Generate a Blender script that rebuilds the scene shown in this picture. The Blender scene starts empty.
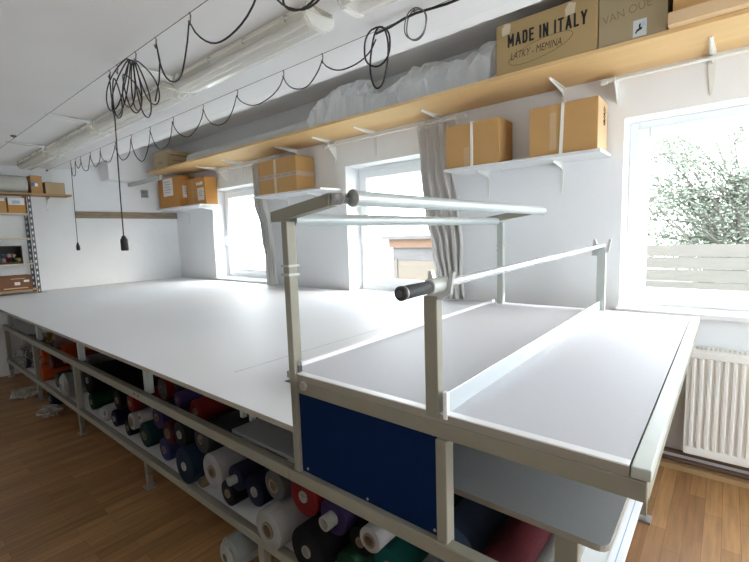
import bpy, bmesh, math, random
from mathutils import Vector, Matrix, noise
random.seed(7)
S = bpy.context.scene
COL = S.collection
R = math.radians

# ------------------------------------------------------------------ materials
MAT = {}
def nt(name):
    m = bpy.data.materials.new(name); m.use_nodes = True
    n = m.node_tree.nodes; l = m.node_tree.links
    return m, n, l, n['Principled BSDF']
def simple(name, col, rough=.5, metal=0., var=0., vscale=6., bump=0., bscale=60., stretch=None, spec=.5):
    m, n, l, b = nt(name)
    b.inputs['Base Color'].default_value = (*col, 1)
    b.inputs['Roughness'].default_value = rough
    b.inputs['Metallic'].default_value = metal
    b.inputs['Specular IOR Level'].default_value = spec
    tc = n.new('ShaderNodeTexCoord')
    src = tc.outputs['Object']
    if stretch:
        mp = n.new('ShaderNodeMapping'); mp.inputs['Scale'].default_value = stretch
        l.new(src, mp.inputs['Vector']); src = mp.outputs['Vector']
    if var:
        t = n.new('ShaderNodeTexNoise'); t.inputs['Scale'].default_value = vscale; t.inputs['Detail'].default_value = 5
        l.new(src, t.inputs['Vector'])
        mx = n.new('ShaderNodeMix'); mx.data_type = 'RGBA'
        mx.inputs['A'].default_value = (*[c * (1 - var) for c in col], 1)
        mx.inputs['B'].default_value = (*[min(1, c * (1 + var)) for c in col], 1)
        l.new(t.outputs['Fac'], mx.inputs['Factor']); l.new(mx.outputs['Result'], b.inputs['Base Color'])
    if bump:
        t2 = n.new('ShaderNodeTexNoise'); t2.inputs['Scale'].default_value = bscale; t2.inputs['Detail'].default_value = 4
        l.new(src, t2.inputs['Vector'])
        bp = n.new('ShaderNodeBump'); bp.inputs['Strength'].default_value = bump; bp.inputs['Distance'].default_value = .01
        l.new(t2.outputs['Fac'], bp.inputs['Height']); l.new(bp.outputs['Normal'], b.inputs['Normal'])
    MAT[name] = m
    return m
simple('plaster', (.80, .815, .83), .9, var=.04, vscale=2.5, bump=.25, bscale=14)
simple('ceiling_paint', (.78, .78, .78), .92, var=.07, vscale=1.6, bump=.2, bscale=9)
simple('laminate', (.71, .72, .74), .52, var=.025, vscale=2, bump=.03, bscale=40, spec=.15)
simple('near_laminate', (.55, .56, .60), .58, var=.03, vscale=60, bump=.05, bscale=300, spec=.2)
simple('frame_paint', (.255, .245, .195), .5, var=.10, vscale=9, bump=.05, bscale=30)
simple('board_edge', (.30, .28, .24), .6, var=.1, vscale=12)
simple('white_edge', (.82, .84, .86), .35, var=.04, vscale=20)
simple('trim_green', (.46, .50, .46), .4, var=.06, vscale=15)
simple('blue_line', (.25, .45, .62), .5)
simple('blue_panel', (.001, .013, .060), .8, var=.12, vscale=5, bump=.06, bscale=200, spec=.1)
simple('grey_board', (.22, .23, .235), .5, var=.06, vscale=50)
simple('white_board', (.70, .71, .72), .45, var=.04, vscale=4)
simple('white_metal', (.72, .73, .70), .4, var=.04, vscale=9)
simple('post_paint', (.44, .47, .44), .38, var=.08, vscale=12)
simple('bar_metal', (.46, .515, .52), .36, metal=.25, var=.04, vscale=10)
simple('tube_metal', (.62, .67, .70), .26, metal=.45)
simple('steel', (.50, .50, .50), .35, metal=.9)
simple('dark_steel', (.10, .10, .11), .45, metal=.5)
simple('rubber', (.025, .027, .03), .6, bump=.3, bscale=150)
simple('black_cable', (.012, .012, .012), .5)
simple('wire', (.16, .16, .15), .5, metal=.6)
simple('pvc', (.82, .84, .85), .3)
simple('sill', (.84, .85, .86), .35)
simple('radiator', (.86, .85, .81), .4, var=.02, vscale=4)
simple('shade_dark', (.12, .10, .08), .7)
simple('pipe', (.16, .085, .055), .75, var=.1)
simple('skirting', (.42, .27, .13), .5, var=.15, vscale=8)
simple('shelf_wood', (.66, .44, .20), .5, var=.13, vscale=5, bump=.05, bscale=30, stretch=(.6, 8, 8))
simple('cream_board', (.60, .54, .43), .6, var=.08, vscale=5)
simple('raw_wood', (.42, .27, .13), .7, var=.15, vscale=6, stretch=(6, .6, 6))
simple('old_wood', (.27, .21, .15), .85, var=.45, vscale=7, bump=.4, bscale=20, stretch=(6, .8, 6))
simple('card', (.47, .275, .105), .8, var=.07, vscale=7, bump=.05, bscale=40)
simple('card_orange', (.52, .25, .065), .8, var=.08, vscale=7, bump=.05, bscale=40)
simple('card_khaki', (.37, .26, .12), .8, var=.06, vscale=5, bump=.05, bscale=40)
simple('card_grey', (.34, .27, .16), .8, var=.06, vscale=5, bump=.05, bscale=40)
simple('card_brown', (.17, .075, .035), .8, var=.12, vscale=9)
simple('card_light', (.60, .42, .24), .75, var=.07, vscale=6)
simple('card_pale', (.48, .37, .22), .8, var=.06, vscale=8)
simple('tape', (.52, .36, .20), .25, var=.06, vscale=14)
simple('tape_clear', (.60, .52, .38), .2, var=.05, vscale=14)
simple('tape_print', (.44, .33, .25), .3)
simple('paper', (.80, .80, .80), .7, var=.03, vscale=9)
simple('strap_white', (.78, .77, .72), .5)
simple('ink', (.012, .012, .012), .7)
simple('ink_pen', (.05, .035, .02), .8)
simple('ink_faint', (.24, .17, .08), .8)
simple('ink_grey', (.25, .26, .28), .8)
simple('sticker', (.56, .58, .60), .5)
simple('sticker_blue', (.42, .52, .64), .5)
simple('curtain', (.60, .58, .56), .85, var=.08, vscale=5, bump=.15, bscale=120)
simple('tube_white', (.85, .85, .82), .25)
simple('lamp_body', (.82, .80, .72), .45, var=.05, vscale=6)
simple('tube_paper', (.62, .62, .60), .6, var=.06, vscale=4)
simple('tube_grey', (.42, .43, .42), .6, var=.06, vscale=4)
simple('bundle_cloth', (.52, .52, .47), .6, var=.1, vscale=14, bump=.3, bscale=25)
simple('crate', (.05, .035, .03), .6)
simple('blue_tape', (.06, .16, .42), .4)
simple('bark', (.13, .12, .105), .9, var=.2, vscale=20)
simple('leaf', (.18, .21, .16), .7, var=.35, vscale=3)
simple('fence_wood', (.112, .105, .092), .85, var=.12, vscale=5, stretch=(1, 6, 6))
simple('shed_board', (.13, .108, .085), .8, var=.15, vscale=4, stretch=(1, 1, 9))
simple('shed_orange', (.14, .08, .05), .8, var=.12, vscale=4)
simple('shed_grey', (.085, .08, .08), .7, var=.4, vscale=6)
simple('ground_mat', (.13, .14, .11), .95, var=.15, vscale=1.5)

def plastic(name, col, mixv, rough=.15):
    m, n, l, b = nt(name)
    b.inputs['Base Color'].default_value = (*col, 1); b.inputs['Roughness'].default_value = rough
    tr = n.new('ShaderNodeBsdfTransparent'); mx = n.new('ShaderNodeMixShader')
    lw = n.new('ShaderNodeLayerWeight'); lw.inputs['Blend'].default_value = .45
    mr = n.new('ShaderNodeMapRange'); mr.inputs['To Min'].default_value = mixv; mr.inputs['To Max'].default_value = min(1, mixv + .5)
    l.new(lw.outputs['Facing'], mr.inputs['Value'])
    l.new(mr.outputs['Result'], mx.inputs['Fac']); l.new(tr.outputs[0], mx.inputs[1]); l.new(b.outputs[0], mx.inputs[2])
    l.new(mx.outputs[0], n['Material Output'].inputs['Surface'])
    MAT[name] = m
plastic('plastic_film', (.95, .97, .98), .26, .10)
plastic('plastic_bag', (.46, .47, .44), .28, .25)
plastic('diffuser', (.88, .87, .82), .18, .10)

def glass_mat():
    m, n, l, b = nt('window_glass')
    tr = n.new('ShaderNodeBsdfTransparent'); tr.inputs['Color'].default_value = (.96, .98, .98, 1)
    gl = n.new('ShaderNodeBsdfGlossy'); gl.inputs['Roughness'].default_value = .02
    lw = n.new('ShaderNodeLayerWeight'); lw.inputs['Blend'].default_value = .12
    fr = n.new('ShaderNodeMath'); fr.operation = 'MULTIPLY'; fr.inputs[1].default_value = .5
    l.new(lw.outputs['Facing'], fr.inputs[0])
    mx = n.new('ShaderNodeMixShader')
    l.new(fr.outputs[0], mx.inputs['Fac']); l.new(tr.outputs[0], mx.inputs[1]); l.new(gl.outputs[0], mx.inputs[2])
    l.new(mx.outputs[0], n['Material Output'].inputs['Surface'])
    MAT['window_glass'] = m
glass_mat()

def floor_mat():
    m, n, l, b = nt('floor_laminate')
    tc = n.new('ShaderNodeTexCoord'); mp = n.new('ShaderNodeMapping'); mp.inputs['Rotation'].default_value = (0, 0, R(90))
    l.new(tc.outputs['Object'], mp.inputs['Vector'])
    br = n.new('ShaderNodeTexBrick')
    br.inputs['Color1'].default_value = (.36, .195, .08, 1); br.inputs['Color2'].default_value = (.23, .115, .045, 1)
    br.inputs['Mortar'].default_value = (.17, .08, .03, 1)
    br.inputs['Scale'].default_value = 1; br.inputs['Brick Width'].default_value = .42; br.inputs['Row Height'].default_value = .072
    br.inputs['Mortar Size'].default_value = .0012; br.offset = .37; br.offset_frequency = 2
    l.new(mp.outputs[0], br.inputs['Vector'])
    mp2 = n.new('ShaderNodeMapping'); mp2.inputs['Scale'].default_value = (30, 2.2, 1); l.new(tc.outputs['Object'], mp2.inputs['Vector'])
    no = n.new('ShaderNodeTexNoise'); no.inputs['Scale'].default_value = 1.6; no.inputs['Detail'].default_value = 8; l.new(mp2.outputs[0], no.inputs['Vector'])
    mx = n.new('ShaderNodeMix'); mx.data_type = 'RGBA'; mx.blend_type = 'OVERLAY'; mx.inputs['Factor'].default_value = .55
    l.new(br.outputs['Color'], mx.inputs['A']); l.new(no.outputs['Fac'], mx.inputs['B'])
    l.new(mx.outputs['Result'], b.inputs['Base Color']); b.inputs['Roughness'].default_value = .42
    MAT['floor_laminate'] = m
floor_mat()

def fabric(name, col):
    """cloth wound on a core: fine winding rings on the round ends, weave on the side"""
    m, n, l, b = nt(name)
    b.inputs['Roughness'].default_value = .85
    b.inputs['Specular IOR Level'].default_value = .2
    tc = n.new('ShaderNodeTexCoord')
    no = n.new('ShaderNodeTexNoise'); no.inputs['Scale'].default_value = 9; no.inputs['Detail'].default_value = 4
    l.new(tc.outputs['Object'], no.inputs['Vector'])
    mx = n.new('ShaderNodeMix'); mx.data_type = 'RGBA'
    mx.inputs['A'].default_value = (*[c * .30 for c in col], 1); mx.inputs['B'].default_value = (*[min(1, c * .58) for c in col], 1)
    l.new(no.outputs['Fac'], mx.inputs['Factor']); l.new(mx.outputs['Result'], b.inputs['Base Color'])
    wv = n.new('ShaderNodeTexWave'); wv.wave_type = 'RINGS'; wv.rings_direction = 'Y'; wv.inputs['Scale'].default_value = 45; wv.inputs['Distortion'].default_value = 2.5
    l.new(tc.outputs['Object'], wv.inputs['Vector'])
    bp = n.new('ShaderNodeBump'); bp.inputs['Strength'].default_value = .35; bp.inputs['Distance'].default_value = .004
    l.new(wv.outputs['Fac'], bp.inputs['Height']); l.new(bp.outputs['Normal'], b.inputs['Normal'])
    MAT[name] = m
    return name

# ------------------------------------------------------------------ mesh builder
class MB:
    def __init__(s): s.v = []; s.f = []
    def add(s, vs, fs):
        o = len(s.v); s.v += [tuple(p) for p in vs]; s.f += [tuple(i + o for i in f) for f in fs]; return s
    def box(s, x0, x1, y0, y1, z0, z1):
        return s.add([(x0,y0,z0),(x1,y0,z0),(x1,y1,z0),(x0,y1,z0),(x0,y0,z1),(x1,y0,z1),(x1,y1,z1),(x0,y1,z1)],
              [(0,3,2,1),(4,5,6,7),(0,1,5,4),(1,2,6,5),(2,3,7,6),(3,0,4,7)])
    def prism(s, pts, axis, a, b):
        """polygon pts (2-D) extruded along axis from a to b"""
        n = len(pts)
        def mk(p, t):
            return {'x': (t, p[0], p[1]), 'y': (p[0], t, p[1]), 'z': (p[0], p[1], t)}[axis]
        vs = [mk(p, a) for p in pts] + [mk(p, b) for p in pts]
        fs = [tuple(range(n)), tuple(range(2*n-1, n-1, -1))] + [(i, i+n, (i+1) % n + n, (i+1) % n) for i in range(n)]
        return s.add(vs, fs)
    def tube(s, pts, r, seg=8, caps=True, closed=False):
        pts = [Vector(p) for p in pts]; n = len(pts); rr = r if isinstance(r, (list, tuple)) else [r]*n
        up = None; rings = []
        for i, p in enumerate(pts):
            a = pts[(i-1) % n] if (closed or i > 0) else p
            b = pts[(i+1) % n] if (closed or i < n-1) else p
            d = (b - a); d = d.normalized() if d.length > 1e-9 else Vector((0,0,1))
            if up is None:
                up = Vector((0,0,1)) if abs(d.z) < .9 else Vector((1,0,0))
            u = up - d * up.dot(d)
            if u.length < 1e-6: u = d.orthogonal()
            u.normalize(); w = d.cross(u); up = u
            rings.append([p + (u*math.cos(2*math.pi*k/seg) + w*math.sin(2*math.pi*k/seg))*rr[i] for k in range(seg)])
        vs = [q for ring in rings for q in ring]; fs = []
        m = n if closed else n-1
        for i in range(m):
            j = (i+1) % n
            for k in range(seg):
                k2 = (k+1) % seg
                fs.append((i*seg+k, i*seg+k2, j*seg+k2, j*seg+k))
        if caps and not closed:
            fs.append(tuple(range(seg-1, -1, -1))); fs.append(tuple((n-1)*seg+k for k in range(seg)))
        return s.add(vs, fs)
    def lathe(s, prof, origin, axis='y', seg=28, wob=None):
        """prof: (radius, along) pairs; closed where radius is 0"""
        o = Vector(origin); vs = []; fs = []; n = len(prof)
        for i, (r, t) in enumerate(prof):
            for k in range(seg):
                a = 2*math.pi*k/seg; rr = r if wob is None else r*(1 + wob(a, t, i))
                c, q = math.cos(a)*rr, math.sin(a)*rr
                vs.append(o + Vector({'y': (c, t, q), 'x': (t, c, q), 'z': (c, q, t)}[axis]))
        for i in range(n-1):
            for k in range(seg):
                k2 = (k+1) % seg
                fs.append((i*seg+k, i*seg+k2, (i+1)*seg+k2, (i+1)*seg+k))
        return s.add(vs, fs)
    def build(s, name, mat, parent=None, smooth=False, bevel=0., seg=2):
        off = Vector(parent_loc(parent))
        me = bpy.data.meshes.new(name); me.from_pydata([tuple(Vector(p) - off) for p in s.v], [], s.f)
        bm = bmesh.new(); bm.from_mesh(me)
        if smooth: bmesh.ops.remove_doubles(bm, verts=bm.verts, dist=1e-6)
        bmesh.ops.recalc_face_normals(bm, faces=bm.faces); bm.to_mesh(me); bm.free()
        o = bpy.data.objects.new(name, me); COL.objects.link(o)
        me.materials.append(MAT[mat])
        if smooth:
            for p in me.polygons: p.use_smooth = True
            try: me.set_sharp_from_angle(angle=R(38))
            except Exception: pass
        if parent is not None: o.parent = parent
        if bevel:
            md = o.modifiers.new('bevel', 'BEVEL'); md.width = bevel; md.segments = seg; md.limit_method = 'ANGLE'
        return o
def parent_loc(p):
    v = Vector((0,0,0))
    while p is not None: v += p.location; p = p.parent
    return v
def box(*a): return MB().box(*a)

def thing(name, label, cat, loc=(0,0,0), group=None):
    o = bpy.data.objects.new(name, None); COL.objects.link(o); o.location = loc; o.empty_display_size = .05
    o['label'] = label; o['category'] = cat
    if group: o['group'] = group
    return o
def tag(o, label, cat, group=None):
    o['label'] = label; o['category'] = cat
    if group: o['group'] = group
    return o
def struct(o): o['kind'] = 'structure'; return o

def text_mesh(name, txt, height, x, y, z, mat, parent, sx=1., bold=0., shear=0., face='front', rot=0., depth=.0006):
    """flat lettering printed on a vertical face; x/y/z = lower left corner"""
    cu = bpy.data.curves.new('lettering', 'FONT'); cu.body = txt; cu.size = 1; cu.offset = bold; cu.shear = shear; cu.extrude = 0
    t = bpy.data.objects.new('lettering', cu); COL.objects.link(t)
    dg = bpy.context.evaluated_depsgraph_get(); me = bpy.data.meshes.new_from_object(t.evaluated_get(dg))
    bpy.data.objects.remove(t)
    xs = [v.co.x for v in me.vertices]; ys = [v.co.y for v in me.vertices]
    h = max(ys) - min(ys); k = height/h
    off = parent_loc(parent)
    for v in me.vertices:
        a = (v.co.x - min(xs))*k*sx; b = (v.co.y - min(ys))*k
        a, b = a*math.cos(rot) - b*math.sin(rot), a*math.sin(rot) + b*math.cos(rot)
        v.co = (Vector((x + a, y, z + b)) if face == 'front' else Vector((x, y + a, z + b))) - off
    me.materials.clear(); me.materials.append(MAT[mat])
    o = bpy.data.objects.new(name, me); COL.objects.link(o); o.parent = parent
    return o

# ------------------------------------------------------------------ camera
cd = bpy.data.cameras.new('camera'); cam = bpy.data.objects.new('camera', cd); COL.objects.link(cam)
F_PX = 427.175
cd.sensor_fit = 'HORIZONTAL'; cd.sensor_width = 36; cd.lens = F_PX*36/749; cd.clip_start = .02; cd.clip_end = 200
yaw, pit, rol = R(39.691), R(-6.206), R(-1.875)
Fv = Vector((-math.sin(yaw)*math.cos(pit), math.cos(yaw)*math.cos(pit), math.sin(pit)))
R0 = Vector((math.cos(yaw), math.sin(yaw), 0)); U0 = R0.cross(Fv)
Rv = R0*math.cos(rol) + U0*math.sin(rol); Uv = -R0*math.sin(rol) + U0*math.cos(rol)
M = Matrix((( Rv.x, Uv.x, -Fv.x, .107), (Rv.y, Uv.y, -Fv.y, -1.015), (Rv.z, Uv.z, -Fv.z, 1.514), (0,0,0,1)))
cam.matrix_world = M
S.camera = cam

# ------------------------------------------------------------------ the setting
XL, XR, YF, YW, WT = -6.384, 2.3, -2.7, 2.147, .36
TOP = 3.1
MB().add([(XL-.3,YF-.3,0),(XR+.3,YF-.3,0),(XR+.3,YW+WT,0),(XL-.3,YW+WT,0),(XL-.3,YF-.3,-.1),(XR+.3,YF-.3,-.1),(XR+.3,YW+WT,-.1),(XL-.3,YW+WT,-.1)],
         [(0,1,2,3),(7,6,5,4),(0,4,5,1),(1,5,6,2),(2,6,7,3),(3,7,4,0)])
fl = box(XL-.3, XR+.3, YF-.3, YW+WT, -.1, 0).build('floor', 'floor_laminate'); struct(fl)
prof = [(YF-.3, 2.45), (.66, 2.45), (.85, 2.468), (1.02, 2.515), (1.2, 2.60), (1.38, 2.715), (1.5, 2.79), (1.62, 2.845), (1.8, 2.88), (1.95, 2.89), (YW+WT, 2.90), (YW+WT, 3.2), (YF-.3, 3.2)]
struct(MB().prism(prof, 'x', XL-.3, XR+.3).build('ceiling', 'ceiling_paint'))
struct(box(XL-.3, XL, YF-.3, YW+WT, 0, TOP).build('wall_left', 'plaster'))
RY0, RY1, RZ0, RZ1 = -.45, 1.95, .35, 2.3      # unseen window opening added in the right wall to fill the room with daylight
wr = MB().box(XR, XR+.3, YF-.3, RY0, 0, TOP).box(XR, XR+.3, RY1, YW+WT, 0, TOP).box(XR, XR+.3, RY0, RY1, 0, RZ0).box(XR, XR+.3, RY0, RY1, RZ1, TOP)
struct(wr.build('wall_right', 'plaster'))
struct(box(XL, XR, YF-.3, YF, 0, TOP).build('wall_front', 'plaster'))
WINS = [(-5.36, -4.22, .992, 2.186), (-2.846, -1.72, .95, 2.19), (-.43, 1.30, .985, 2.19)]
wb = MB(); xs = [XL]
for (a, b, z0, z1) in WINS:
    wb.box(xs[-1], a, YW, YW+WT, 0, TOP); wb.box(a, b, YW, YW+WT, 0, z0-.03); wb.box(a, b, YW, YW+WT, z1, TOP); xs.append(b)
wb.box(xs[-1], XR, YW, YW+WT, 0, TOP)
struct(wb.build('wall_back', 'plaster'))
# short downstand beam where the far wall meets the rising ceiling
struct(MB().prism([(1.165, 2.335), (1.58, 2.335), (1.58, 2.95), (1.165, 2.95)], 'x', XL, XL+.28).build('trim_1', 'ceiling_paint'))
struct(box(XL, -.25, YW-.012, YW, 0, .055).build('baseboard_back', 'skirting'))

YFR = YW + .20
added_win = bpy.data.objects.new('window_4', None); COL.objects.link(added_win); added_win.location = (XR+.15, (RY0+RY1)/2, RZ0); struct(added_win)  # frame and glass for the added fill-daylight opening, out of view
ym = (RY0+RY1)/2
MB().box(XR+.13, XR+.2, RY0, RY0+.07, RZ0, RZ1).box(XR+.13, XR+.2, RY1-.07, RY1, RZ0, RZ1).box(XR+.13, XR+.2, ym-.04, ym+.04, RZ0, RZ1).box(XR+.13, XR+.2, RY0, RY1, RZ0, RZ0+.07).box(XR+.13, XR+.2, RY0, RY1, RZ1-.07, RZ1).build('window_frame', 'pvc', added_win)
box(XR+.16, XR+.166, RY0+.07, RY1-.07, RZ0+.07, RZ1-.07).build('window_pane', 'window_glass', added_win)
box(XR-.03, XR+.13, RY0, RY1, RZ0-.001, RZ0+.02).build('window_sill', 'sill', added_win)
for i, (a, b, z0, z1) in enumerate(WINS):
    w = bpy.data.objects.new('window_%d' % (i+1), None); COL.objects.link(w); w.location = ((a+b)/2, YFR, z0); struct(w)
    def ring(x0, x1, y0, y1, q0, q1, t):
        m = MB(); m.box(x0, x0+t, y0, y1, q0, q1); m.box(x1-t, x1, y0, y1, q0, q1)
        m.box(x0+t, x1-t, y0, y1, q0, q0+t); m.box(x0+t, x1-t, y0, y1, q1-t, q1); return m
    ring(a, b, YFR, YFR+.07, z0, z1, .055).build('window_frame', 'pvc', w, bevel=.006)
    ring(a+.045, b-.045, YFR-.022, YFR+.05, z0+.045, z1-.045, .068).build('window_sash', 'pvc', w, bevel=.008)
    box(a+.108, b-.108, YFR+.012, YFR+.018, z0+.108, z1-.108).build('window_pane', 'window_glass', w)
    h = MB().box(a+.068, a+.092, YFR-.034, YFR-.022, 1.50, 1.57).box(a+.072, a+.088, YFR-.062, YFR-.034, 1.535, 1.551).box(a+.070, a+.090, YFR-.070, YFR-.056, 1.43, 1.555)
    h.build('window_handle', 'pvc', w, bevel=.003)
    box(a-.02, b+.02, YW-.028, YFR+.01, z0-.032, z0).build('window_sill', 'sill', w, bevel=.005)

# ------------------------------------------------------------------ main cutting table
ZM, ZN = .961, 1.0
t = thing('cutting_table', 'long white-topped cutting table with grey steel frame running to the far wall', 'table', (-3.8, .8, 0))
XT0, YT0, YT1 = XL+.012, -.25, 2.10
MB().prism([(XT0, YT0), (-.858, YT0), (-1.159, -.0125), (-1.197, -.0125), (-1.197, YT1), (XT0, YT1)], 'z', ZM-.019, ZM-.0012).build('tabletop', 'board_edge', t)
MB().prism([(XT0, YT0), (-.858, YT0), (-1.159, -.0125), (-1.197, -.0125), (-1.197, YT1), (XT0, YT1)], 'z', ZM-.0012, ZM).build('laminate_surface', 'laminate', t)
box(-1.462, -1.4595, -.06, 1.6, ZM-.0004, ZM+.0004).build('seam', 'grey_board', t)
FX = [-6.29, -5.07, -3.834, -2.601, -1.42]
box(XT0, -1.19, -.02, .02, .561, .611).build('front_rail', 'frame_paint', t, bevel=.004)
box(XT0, -1.19, 1.46, 1.50, .561, .611).build('rear_rail', 'frame_paint', t, bevel=.004)
box(XT0, -1.19, -.02, .018, .168, .211).build('shelf_rail', 'frame_paint', t, bevel=.004)
box(XT0, -1.19, .02, 1.46, .190, .209).build('lower_shelf', 'white_board', t)
box(-1.67, -1.195, .03, 1.44, .602, .620).build('middle_shelf', 'grey_board', t, bevel=.003)
for x in FX:
    for y in (.0, 1.48):
        short = x > -3 and y == 0
        lg = box(x-.022, x+.022, y-.0195 if y else -.0185, y+.0195, .09, .168 if short else .561).build('leg', 'frame_paint', t, bevel=.003)
        MB().box(x-.017, x+.017, y-.016, y+.016, .008, .09).box(x-.035, x+.035, y-.032, y+.032, 0, .008).build('foot', 'steel', lg)
        if x < -2 or y > 0: box(x-.028, x+.022, y+.026 if y == 0 else y-.06, y+.066 if y == 0 else y-.02, .59, ZM-.0195).build('riser', 'post_paint', t, bevel=.003)
MB().box(-1.80, -1.775, .16, .185, .60, ZM-.02).box(-1.72, -1.695, .16, .185, .60, ZM-.02).box(-1.775, -1.72, .165, .18, .63, .65).box(-1.775, -1.72, .165, .18, .735, .755).build('ladder_bracket', 'post_paint', t)
MB().lathe([(0,-.004),(.006,-.004),(.006,0),(0,0)], (-2.66, -.02, .592), 'y', 10).lathe([(0,-.004),(.006,-.004),(.006,0),(0,0)], (-2.60, -.02, .592), 'y', 10).build('bolt', 'dark_steel', t)

# ------------------------------------------------------------------ end table with the gantry
e = thing('end_table', 'raised end table with blue side panel and steel gantry posts at the near end', 'table', (-.6, .9, 0))
WD = 1.915
box(-1.192, -.037, .0, WD, .974, ZN-.001).build('tabletop', 'board_edge', e)
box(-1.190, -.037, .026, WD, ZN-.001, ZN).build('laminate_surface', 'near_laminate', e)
box(-1.165, -.037, -.001, .026, ZN-.003, ZN+.0012).build('front_edge_strip', 'white_edge', e, bevel=.001)
box(-.034, .004, -.002, WD, .974, ZN+.0015).build('end_trim', 'trim_green', e, bevel=.003)
box(-1.206, -1.188, .03, WD, .965, ZN+.016).build('end_lip', 'white_edge', e, bevel=.003)
def front_rail_box(x0, x1): return box(x0, x1, -.003, .03, .925, .973)
front_rail_box(-1.131, -.002).build('top_rail', 'frame_paint', e, bevel=.004)
box(-.034, -.002, .03, WD-.02, .915, .973).build('side_rail', 'frame_paint', e, bevel=.003)
box(-1.20, -.012, WD-.04, WD-.01, .925, .973).build('rear_rail', 'frame_paint', e)
box(-1.19, -.15, -.02, .02, .561, .611).build('bottom_rail', 'frame_paint', e, bevel=.004)
box(-.519, -.483, -.012, .03, .56, .924).build('stile', 'frame_paint', e, bevel=.003)
bp_ = box(-1.131, -.519, .004, .014, .611, .942).build('blue_panel', 'blue_panel', e)
sc = MB()
for (x, z) in ((-.535, .626), (-.535, .928), (-.83, .93), (-1.10, .628), (-.80, .622)): sc.lathe([(0,-.003),(.005,-.002),(.005,0),(0,0)], (x, .004, z), 'y', 8)
sc.build('screws', 'steel', bp_).name = 'panel_screw'
# gray half shelf with rounded corner
pts = [(-1.12, .235), (-.145, .235)] + [(-.145+.03*math.sin(R(a)), .265-.03*math.cos(R(a))) for a in (20, 45, 70, 90)] + [(-.115, 1.40), (-1.12, 1.40)]
MB().prism(pts, 'z', .600, .619).build('middle_shelf', 'board_edge', e)
MB().prism(pts, 'z', .619, .6205).build('middle_shelf_surface', 'grey_board', e)
box(-1.18, -.205, .02, 1.46, .190, .209).build('lower_shelf', 'white_board', e)
MB().box(-.205, -.182, .0, 1.46, .186, .212).box(-.178, -.155, .0, 1.46, .186, .212).build('shelf_edge_trim', 'white_edge', e)
box(-.182, -.178, .0, 1.46, .186, .211).build('shelf_trim_line', 'blue_line', e)
box(-1.19, -.155, -.02, .0, .168, .211).build('shelf_rail', 'frame_paint', e, bevel=.003)
box(-.262, -.195, .245, .285, .212, .600).build('shelf_support', 'frame_paint', e, bevel=.003)
for (x, y) in ((-.172, 1.44), (-1.16, 1.44), (-.172, .0)):
    lg = box(x-.0155, x+.0155, y-.0155, y+.0155, .03, .925 if y > 1 else .56).build('leg', 'frame_paint', e, bevel=.003)
    box(x-.036, x+.036, y-.036, y+.036, 0, .012).build('foot_plate', 'steel', lg)
# left gantry posts, arms and bars
YB = 1.865
for k, y in enumerate((.0, YB)):
    z0 = .56 if k == 0 else ZN
    p = box(-1.164 if k == 0 else -1.142, -1.131 if k == 0 else -1.100, y-.012 if k == 0 else y-.02, y+.028 if k == 0 else y+.02, z0, 1.572).build('gantry_post', 'post_paint' if k else 'frame_paint', e, bevel=.003)
    yc = y+.008 if k == 0 else y
    ax = 0 if k == 0 else .026
    MB().box(-1.170+ax, -1.126+ax, yc-.025, yc+.025, 1.405, 1.413).box(-1.171+ax, -1.125+ax, yc-.026, yc+.026, 1.372, 1.381).build('collar', 'post_paint', p)
    # slanted flat arm on top of the post
    pr_ = [(-1.222, 1.571), (-1.222, 1.610), (-.925, 1.652), (-.912, 1.655), (-.912, 1.612), (-1.15, 1.578)]
    MB().prism(pr_, 'y', yc-.022, yc+.022).build('gantry_arm', 'frame_paint', e, bevel=.003)
    MB().prism([(-.912, 1.613), (-.912, 1.654), (-.858, 1.650), (-.845, 1.634), (-.858, 1.614)], 'y', yc-.010, yc+.012).build('arm_tongue', 'steel', e)
    MB().lathe([(0,-.012),(.006,-.012),(.009,-.008),(.014,-.006),(.014,.0),(0,.0)], (-.875, yc-.010, 1.633), 'y', 14).build('bolt', 'steel', e, smooth=True)
bar = MB().lathe([(0,.0),(.026,.0),(.026,.012),(.0255,.014),(.0255,1.83),(.022,1.842),(0,1.842)], (-.835, .03, 1.633), 'y', 24).build('upper_bar', 'bar_metal', e, smooth=True)
MB().lathe([(.022,.0),(.0285,.0),(.0285,.010),(.022,.010)], (-.835, .022, 1.633), 'y', 24).build('end_ring', 'steel', bar, smooth=True)
MB().lathe([(0,.03),(.024,.03),(.024,1.845),(0,1.845)], (-1.145, .0, 1.578), 'y', 20).build('lower_bar', 'bar_metal', e, smooth=True)
# roller posts with forked heads
for k, y in enumerate((.0, 1.90)):
    zt = 1.338 if k == 0 else 1.385
    yc = y+.004 if k == 0 else y-.01
    p = box(-.552 if k == 0 else -.512, -.508 if k == 0 else -.464, yc-.012, yc+.018, .985 if k == 0 else ZN, zt).build('roller_post', 'frame_paint' if k == 0 else 'post_paint', e, bevel=.003)
    zc = 1.374 if k == 0 else 1.397
    cx = -.497 if k == 0 else -.486; q_ = 1 if k == 0 else 1.25
    MB().prism([(cx+u_*q_, zc+v_*q_) for u_, v_ in ((-.040, .032), (-.030, .036), (-.017, -.013), (.017, -.013), (.030, .036), (.040, .032), (.030, -.025), (.0, -.045), (-.045, -.045))], 'y', yc-.008, yc+.006).build('fork', 'steel', p)
box(-.492, -.487, .012, WD-.005, ZN, 1.062).build('cutting_guide', 'tube_metal', e, bevel=.001)
box(-.497, -.483, -.004, .012, .985, 1.066).build('guide_bracket', 'white_edge', e, bevel=.003)
MB().lathe([(0,-.010),(.016,-.010),(.018,-.006),(.018,0),(0,0)], (-1.090, -.003, .962), 'y', 16).build('knob', 'steel', e, smooth=True)
la = box(-1.1305, -1.126, .004, .022, 1.005, 1.03).build('latch', 'dark_steel', e)
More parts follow.
